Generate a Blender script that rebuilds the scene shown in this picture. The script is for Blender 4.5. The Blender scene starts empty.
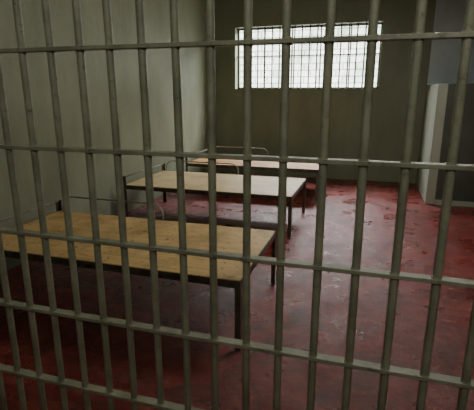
import bpy, bmesh, math, random
from mathutils import Vector, Matrix
random.seed(4)
S=bpy.context.scene
# ---------------- material helpers
def newmat(name):
    m=bpy.data.materials.new(name); m.use_nodes=True
    nt=m.node_tree; b=nt.nodes['Principled BSDF']; return m,nt,b
def N(nt,t,**k):
    n=nt.nodes.new(t)
    for a,v in k.items(): setattr(n,a,v)
    return n
def ramp(nt,fac,stops):
    r=N(nt,'ShaderNodeValToRGB'); e=r.color_ramp.elements
    while len(e)<len(stops): e.new(0.5)
    for i,(p,c) in enumerate(stops):
        e[i].position=p; e[i].color=(c[0],c[1],c[2],1)
    nt.links.new(fac,r.inputs[0]); return r.outputs[0]
def noise(nt,scale,detail=6,rough=.6,sc=(1,1,1),dist=0):
    g=N(nt,'ShaderNodeNewGeometry'); mp=N(nt,'ShaderNodeMapping'); mp.inputs['Scale'].default_value=sc
    nt.links.new(g.outputs['Position'],mp.inputs[0])
    n=N(nt,'ShaderNodeTexNoise'); n.inputs['Scale'].default_value=scale
    n.inputs['Detail'].default_value=detail; n.inputs['Roughness'].default_value=rough; n.inputs['Distortion'].default_value=dist
    nt.links.new(mp.outputs[0],n.inputs['Vector']); return n.outputs['Fac']
def mixc(nt,fac,a,b,mode='MIX'):
    m=N(nt,'ShaderNodeMix',data_type='RGBA',blend_type=mode)
    if isinstance(fac,(int,float)): m.inputs[0].default_value=fac
    else: nt.links.new(fac,m.inputs[0])
    for s,i in ((a,6),(b,7)):
        if isinstance(s,tuple): m.inputs[i].default_value=(*s,1)
        else: nt.links.new(s,m.inputs[i])
    return m.outputs[2]
def bump(nt,b,h,st,dist=.01):
    n=N(nt,'ShaderNodeBump'); n.inputs['Strength'].default_value=st; n.inputs['Distance'].default_value=dist
    nt.links.new(h,n.inputs['Height']); nt.links.new(n.outputs[0],b.inputs['Normal'])
K=(0,0,0); W=(1,1,1)
def wallmat(name,c1,c2,rough=.55):
    m,nt,b=newmat(name)
    base=ramp(nt,noise(nt,1.3,8,.6),[(.35,c1),(.65,c2)])
    streak=ramp(nt,noise(nt,2.0,7,.65,(2,2,.6)),[(.45,K),(.75,(.4,)*3)])
    col=mixc(nt,streak,base,tuple(x*.5 for x in c1))
    sp=ramp(nt,noise(nt,28,4,.7),[(.64,K),(.72,(.4,)*3)])
    col=mixc(nt,sp,col,tuple(x*.5 for x in c1))
    nt.links.new(col,b.inputs['Base Color']); b.inputs['Roughness'].default_value=rough
    bump(nt,b,noise(nt,18,8,.6),.3,.01); return m
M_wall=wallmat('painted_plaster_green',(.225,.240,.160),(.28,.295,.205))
M_back=wallmat('painted_plaster_back_shaded',(.150,.170,.105),(.190,.21,.135))  # darker wall plaster: backlit shade of the window wall put into the colour
M_blue=wallmat('painted_plaster_bluelit',(.42,.50,.54),(.50,.58,.62))  # pale blue of window light put into the alcove wall's colour
M_part=wallmat('partition_plaster',(.30,.32,.25),(.38,.40,.32))
M_dark=wallmat('shade_plaster',(.06,.065,.05),(.085,.09,.07))  # shade of the cubicle front put into the plaster colour
M_ceil=wallmat('ceiling_plaster',(.35,.35,.3),(.4,.4,.35))
# floor
m,nt,b=newmat('red_painted_concrete'); M_floor=m
base=ramp(nt,noise(nt,1.4,9,.65),[(.3,(.085,.0085,.007)),(.5,(.145,.016,.012)),(.7,(.195,.026,.019))])
scuff=ramp(nt,noise(nt,5,10,.80,(1,2.0,1),.6),[(.49,K),(.62,(.8,)*3)])
c=mixc(nt,scuff,base,(.25,.062,.042))
dk=ramp(nt,noise(nt,3.6,10,.78,(1,1,1),.8),[(.49,K),(.60,(.85,)*3)])
c=mixc(nt,dk,c,(.05,.009,.007))
pt=ramp(nt,noise(nt,14,8,.8),[(.58,K),(.66,(.5,)*3)])
c=mixc(nt,pt,c,(.30,.10,.07))
nt.links.new(c,b.inputs['Base Color'])
r=ramp(nt,noise(nt,3.2,9,.75),[(.38,(.20,)*3),(.65,(.60,)*3)]); nt.links.new(r,b.inputs['Roughness'])
b.inputs['Specular IOR Level'].default_value=.45
bump(nt,b,noise(nt,9,10,.75),.7,.016)
# bars paint
m,nt,b=newmat('chipped_olive_bar_paint'); M_bar=m
base=ramp(nt,noise(nt,9,6,.6),[(.35,(.175,.180,.120)),(.65,(.28,.285,.195))])
ch=ramp(nt,noise(nt,42,7,.8),[(.57,K),(.64,(.8,)*3)])
c=mixc(nt,ch,base,(.085,.070,.045))
rs=ramp(nt,noise(nt,6,7,.75),[(.60,K),(.72,(.5,)*3)])
c=mixc(nt,rs,c,(.10,.075,.045))
nt.links.new(c,b.inputs['Base Color']); b.inputs['Roughness'].default_value=.36
bump(nt,b,noise(nt,50,7,.75),.6,.005)
# bed frame metal
m,nt,b=newmat('brown_painted_angle_iron'); M_iron=m
nt.links.new(ramp(nt,noise(nt,14,6,.6),[(.35,(.065,.058,.04)),(.7,(.17,.15,.105))]),b.inputs['Base Color'])
b.inputs['Roughness'].default_value=.45; b.inputs['Metallic'].default_value=.2
m,nt,b=newmat('worn_grey_tube'); M_tube=m
nt.links.new(ramp(nt,noise(nt,14,6,.6),[(.35,(.16,.15,.11)),(.7,(.32,.30,.24))]),b.inputs['Base Color'])
b.inputs['Roughness'].default_value=.4
# plywood
def ply(name,a,bb,st):
    m,nt,b=newmat(name)
    grain=ramp(nt,noise(nt,5,9,.65,(.5,9,1)),[(.3,a),(.7,bb)])
    stn=ramp(nt,noise(nt,2.6,9,.7),[(.46,K),(.68,(.85,)*3)])
    c=mixc(nt,stn,grain,st)
    sp=ramp(nt,noise(nt,20,4,.6),[(.60,K),(.67,(.85,)*3)])
    c=mixc(nt,sp,c,tuple(x*.5 for x in st))
    nt.links.new(c,b.inputs['Base Color']); b.inputs['Roughness'].default_value=.42
    bump(nt,b,noise(nt,20,6,.6,(1,6,1)),.2,.004); return m
P1=ply('stained_plywood',(.48,.32,.13),(.72,.49,.21),(.27,.16,.06))
P2=ply('pale_plywood',(.54,.40,.19),(.66,.50,.26),(.40,.28,.12))
P3=ply('orange_plywood',(.42,.23,.09),(.52,.31,.13),(.24,.12,.045))
# ---------------- mesh helpers
def box(bm,x0,x1,y0,y1,z0,z1):
    r=bmesh.ops.create_cube(bm,size=1)
    for v in r['verts']:
        v.co=Vector(((x0+x1)/2+v.co.x*(x1-x0),(y0+y1)/2+v.co.y*(y1-y0),(z0+z1)/2+v.co.z*(z1-z0)))
def tube(bm,pts,r,n=10,caps=True):
    pts=[Vector(p) for p in pts]; rings=[]; up=None
    for i,p in enumerate(pts):
        t=(pts[min(i+1,len(pts)-1)]-pts[max(i-1,0)]).normalized()
        if up is None:
            up=Vector((1,0,0)) if abs(t.x)<.8 else Vector((0,1,0))
        a=(up-t*up.dot(t)).normalized(); up=a; c=t.cross(a)
        rings.append([bm.verts.new(p+(a*math.cos(2*math.pi*k/n)+c*math.sin(2*math.pi*k/n))*r) for k in range(n)])
    for A,B in zip(rings,rings[1:]):
        for k in range(n):
            f=bm.faces.new((A[k],A[(k+1)%n],B[(k+1)%n],B[k])); f.smooth=True
    if caps: bm.faces.new(rings[0][::-1]); bm.faces.new(rings[-1])
def obj(name,bm,mat,parent=None,bevel=0):
    bmesh.ops.recalc_face_normals(bm,faces=bm.faces[:])
    me=bpy.data.meshes.new(name); bm.to_mesh(me); bm.free()
    o=bpy.data.objects.new(name,me); S.collection.objects.link(o); me.materials.append(mat)
    if parent: o.parent=parent
    if bevel:
        md=o.modifiers.new('bevel','BEVEL'); md.width=bevel; md.segments=2; md.limit_method='ANGLE'
    return o
def boxobj(name,mat,*b,**k):
    bm=bmesh.new(); box(bm,*b); return obj(name,bm,mat,**k)
# ---------------- room
XL,XR,YB,YF,H=-2.93,2.7,7.74,-1.6,3.15
XP=.785
D=1.2
boxobj('floor',M_floor,XL-.2,XR+.2,YF-.2,YB+.25,-.12,0)
boxobj('ceiling',M_ceil,XL-.2,XR+.2,YF-.2,YB+.25,H,H+.12)
boxobj('wall_left',M_wall,XL-.2,XL,YF-.2,YB+.25,0,H)
boxobj('wall_right',M_wall,XR,XR+.2,YF-.2,YB+.25,0,H)
boxobj('wall_corridor',M_wall,XL,XR,YF-.2,YF,0,H)
wx0,wx1,wz0,wz1=-2.43,.05,1.555,2.60
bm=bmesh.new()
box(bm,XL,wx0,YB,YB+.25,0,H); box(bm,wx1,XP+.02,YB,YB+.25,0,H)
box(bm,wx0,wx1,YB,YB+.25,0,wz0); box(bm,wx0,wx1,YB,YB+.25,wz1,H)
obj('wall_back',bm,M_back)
boxobj('wall_alcove',M_blue,XP+.01,XR,YB-.03,YB+.25,0,H)
# toilet cubicle half-height partition
boxobj('wall_partition',M_part,XP,XP+.12,6.3,YB-.03,0,1.61,bevel=.006)
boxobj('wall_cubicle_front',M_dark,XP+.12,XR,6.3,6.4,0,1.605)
boxobj('baseboard_cubicle',M_part,XP+.12,XR,6.285,6.3,0,.07)
# ---------------- window
win=bpy.data.objects.new('window_1',None); S.collection.objects.link(win)
m,nt,b=newmat('window_iron'); M_wi=m
nt.links.new(ramp(nt,noise(nt,20),[(.3,(.08,.08,.065)),(.7,(.16,.16,.13))]),b.inputs['Base Color']); b.inputs['Roughness'].default_value=.6
bm=bmesh.new(); n=19
for i in range(1,n):
    x=wx0+(wx1-wx0)*i/n
    tube(bm,[(x,YB+.10,wz0-.01),(x,YB+.10,wz1+.01)],.012,8)
for z in (wz0+.56,wz0+.80):
    box(bm,wx0,wx1,YB+.085,YB+.115,z-.008,z+.008)
obj('grille',bm,M_wi,win)
bm=bmesh.new()
for a in ((wx0,wx0+.03,wz0,wz1),(wx1-.03,wx1,wz0,wz1),(wx0,wx1,wz0,wz0+.03),(wx0,wx1,wz1-.03,wz1)):
    box(bm,a[0],a[1],YB+.16,YB+.20,a[2],a[3])
for i in (1,2,3,4):
    x=wx0+(wx1-wx0)*i/5; box(bm,x-.010,x+.010,YB+.16,YB+.2,wz0,wz1)
obj('sash',bm,M_wi,win)
# exterior
m,nt,b=newmat('exterior_white_blocks')
g=N(nt,'ShaderNodeNewGeometry'); mp=N(nt,'ShaderNodeMapping'); mp.inputs['Rotation'].default_value=(math.radians(90),0,0)
nt.links.new(g.outputs['Position'],mp.inputs[0])
br=N(nt,'ShaderNodeTexBrick'); br.inputs['Scale'].default_value=1.6; br.inputs['Color1'].default_value=(.85,.84,.79,1); br.inputs['Color2'].default_value=(.68,.71,.64,1); br.inputs['Mortar'].default_value=(.36,.39,.35,1); br.inputs['Mortar Size'].default_value=.03
nt.links.new(mp.outputs[0],br.inputs['Vector'])
bl=ramp(nt,noise(nt,1.5,6,.6),[(.45,W),(.65,(.5,.56,.46))])
nt.links.new(mixc(nt,1.0,br.outputs[0],bl,'MULTIPLY'),b.inputs['Base Color']); b.inputs['Roughness'].default_value=.9
M_ext=m
boxobj('courtyard_wall',M_ext,-9,8,11.2,11.4,-.12,4.2)
m,nt,b=newmat('courtyard_concrete'); nt.links.new(ramp(nt,noise(nt,2),[(.3,(.35,.34,.3)),(.7,(.5,.49,.45))]),b.inputs['Base Color'])
boxobj('courtyard_ground',m,-9,8,YB+.25,11.2,-.12,-.02)
# ---------------- jail bars
bm=bmesh.new()
sp=.09*D; x0=-.1032*D
zs=[1.5+r*D for r in (.640,.371,.109,-.1533,-.4145,-.668,-.925)]
k=math.ceil((XL+.03-x0)/sp)
while x0+k*sp<XR-.02:
    x=x0+k*sp+random.uniform(-.002,.002)
    tube(bm,[(x,D,0),(x+random.uniform(-.002,.002),D,1.0),(x+random.uniform(-.002,.002),D,1.8),(x,D,H)],.0122,14)
    for z in zs: # weld collars where bar passes through strap
        tube(bm,[(x,D,z-.010),(x,D,z-.007),(x,D,z+.007),(x,D,z+.010)],.0140,12)
    k+=1
for z in zs: box(bm,XL,XR,D-.0165,D+.0165,z-.0062,z+.0062)
bars=obj('jail_bars',bm,M_bar,bevel=.0015)
# ---------------- beds
def bed(y0,y1,mat,xa=-2.69,xb=-.655,h=.45):
    E=bpy.data.objects.new('prison_bed',None); S.collection.objects.link(E)
    bm=bmesh.new(); t=.005; w=.034
    for (a,b_) in ((y0,y0+t),(y1-t,y1)): box(bm,xa,xb,a,b_,h-.05,h-.003)
    for (a,b_) in ((xa,xa+t),(xb-t,xb)): box(bm,a,b_,y0,y1,h-.05,h-.003)
    for (a,b_) in ((y0,y0+w),(y1-w,y1)): box(bm,xa,xb,a,b_,h-.03,h-.025)
    for f in (.25,.5,.75):
        x=xa+(xb-xa)*f; box(bm,x-.015,x+.015,y0,y1,h-.048,h-.025)
    obj('frame',bm,M_iron,E)
    bm=bmesh.new()
    for x,sx in ((xa,1),(xb,-1)):
        for y,sy in ((y0,1),(y1,-1)):
            top=h-.003 if sx<0 else h+.10
            xs=sorted((x,x+sx*w)); ys=sorted((y,y+sy*w))
            xt=sorted((x,x+sx*t)); yt=sorted((y,y+sy*t)); o=.0015
            box(bm,xs[0],xs[1],yt[0]-(o if sy>0 else 0),yt[1]+(o if sy<0 else 0),0,top)
            box(bm,xt[0]-(o if sx>0 else 0),xt[1]+(o if sx<0 else 0),ys[0],ys[1],0,top)
    obj('legs',bm,M_iron,E)
    bm=bmesh.new(); tube(bm,[(xa+.012,y0+.01,h+.092),(xa+.012,y1-.01,h+.092)],.009)
    obj('head_rail',bm,M_tube,E)
    bm=bmesh.new(); box(bm,xa+.012,xb-.006,y0+.007,y1-.007,h-.024,h)
    obj('plywood_board',bm,mat,E,bevel=.002)
    bm=bmesh.new(); X0,X1,top=xa+.06,-1.63,h+.14; y=y1-.012; R=.1; pts=[(X0,y,h-.04),(X0,y,top-R)]
    for j in range(1,9):
        a=math.pi/2*j/8; pts.append((X0+R-R*math.cos(a),y,top-R+R*math.sin(a)))
    for j in range(0,9):
        a=math.pi/2*j/8; pts.append((X1-R+R*math.sin(a),y,top-R+R*math.cos(a)))
    pts.append((X1,y,h-.04)); tube(bm,pts,.008)
    obj('guard_rail',bm,M_tube,E)
bed(2.18,3.16,P1); bed(4.32,5.34,P2,-2.73,-.74); bed(6.02,7.02,P3,-2.69,-.66)
# ---------------- lights
def area(name,loc,tgt,sx,sy,e,col):
    L=bpy.data.lights.new(name,'AREA'); L.shape='RECTANGLE'; L.size=sx; L.size_y=sy; L.energy=e; L.color=col
    o=bpy.data.objects.new(name,L); S.collection.objects.link(o); o.location=loc
    o.rotation_euler=(Vector(tgt)-Vector(loc)).to_track_quat('-Z','Y').to_euler(); return o
area('window_daylight',(-1.2,9.0,3.7),(-1.0,6.4,.6),2.6,1.4,1150,(.95,.98,1))
area('cell_fill',(.3,4.1,3.05),(-.8,4.1,.3),.8,1.2,66,(1,.97,.87))  # added fill, no fixture: brightens beds and walls from above
area('corridor_fill',(.3,-.6,3.0),(.2,1.6,1.2),1.4,.6,28,(1,.98,.89))  # added unseen fill behind the camera, lights the bars
L=bpy.data.lights.new('sun','SUN'); L.energy=24; L.angle=.02; o=bpy.data.objects.new('sun',L); S.collection.objects.link(o)
o.rotation_euler=Vector((.2,.62,-.75)).to_track_quat('-Z','Y').to_euler()
w=bpy.data.worlds.new('World'); S.world=w; w.use_nodes=True
bg=w.node_tree.nodes['Background']; bg.inputs[0].default_value=(.75,.87,1,1); bg.inputs[1].default_value=2
# ---------------- camera
c=bpy.data.cameras.new('cam'); co=bpy.data.objects.new('camera',c); S.collection.objects.link(co)
c.sensor_width=36; c.lens=430/474*36; c.clip_start=.02
co.location=(0,0,1.5); co.rotation_euler=(math.radians(90-14.7),0,math.radians(17.2)); S.camera=co
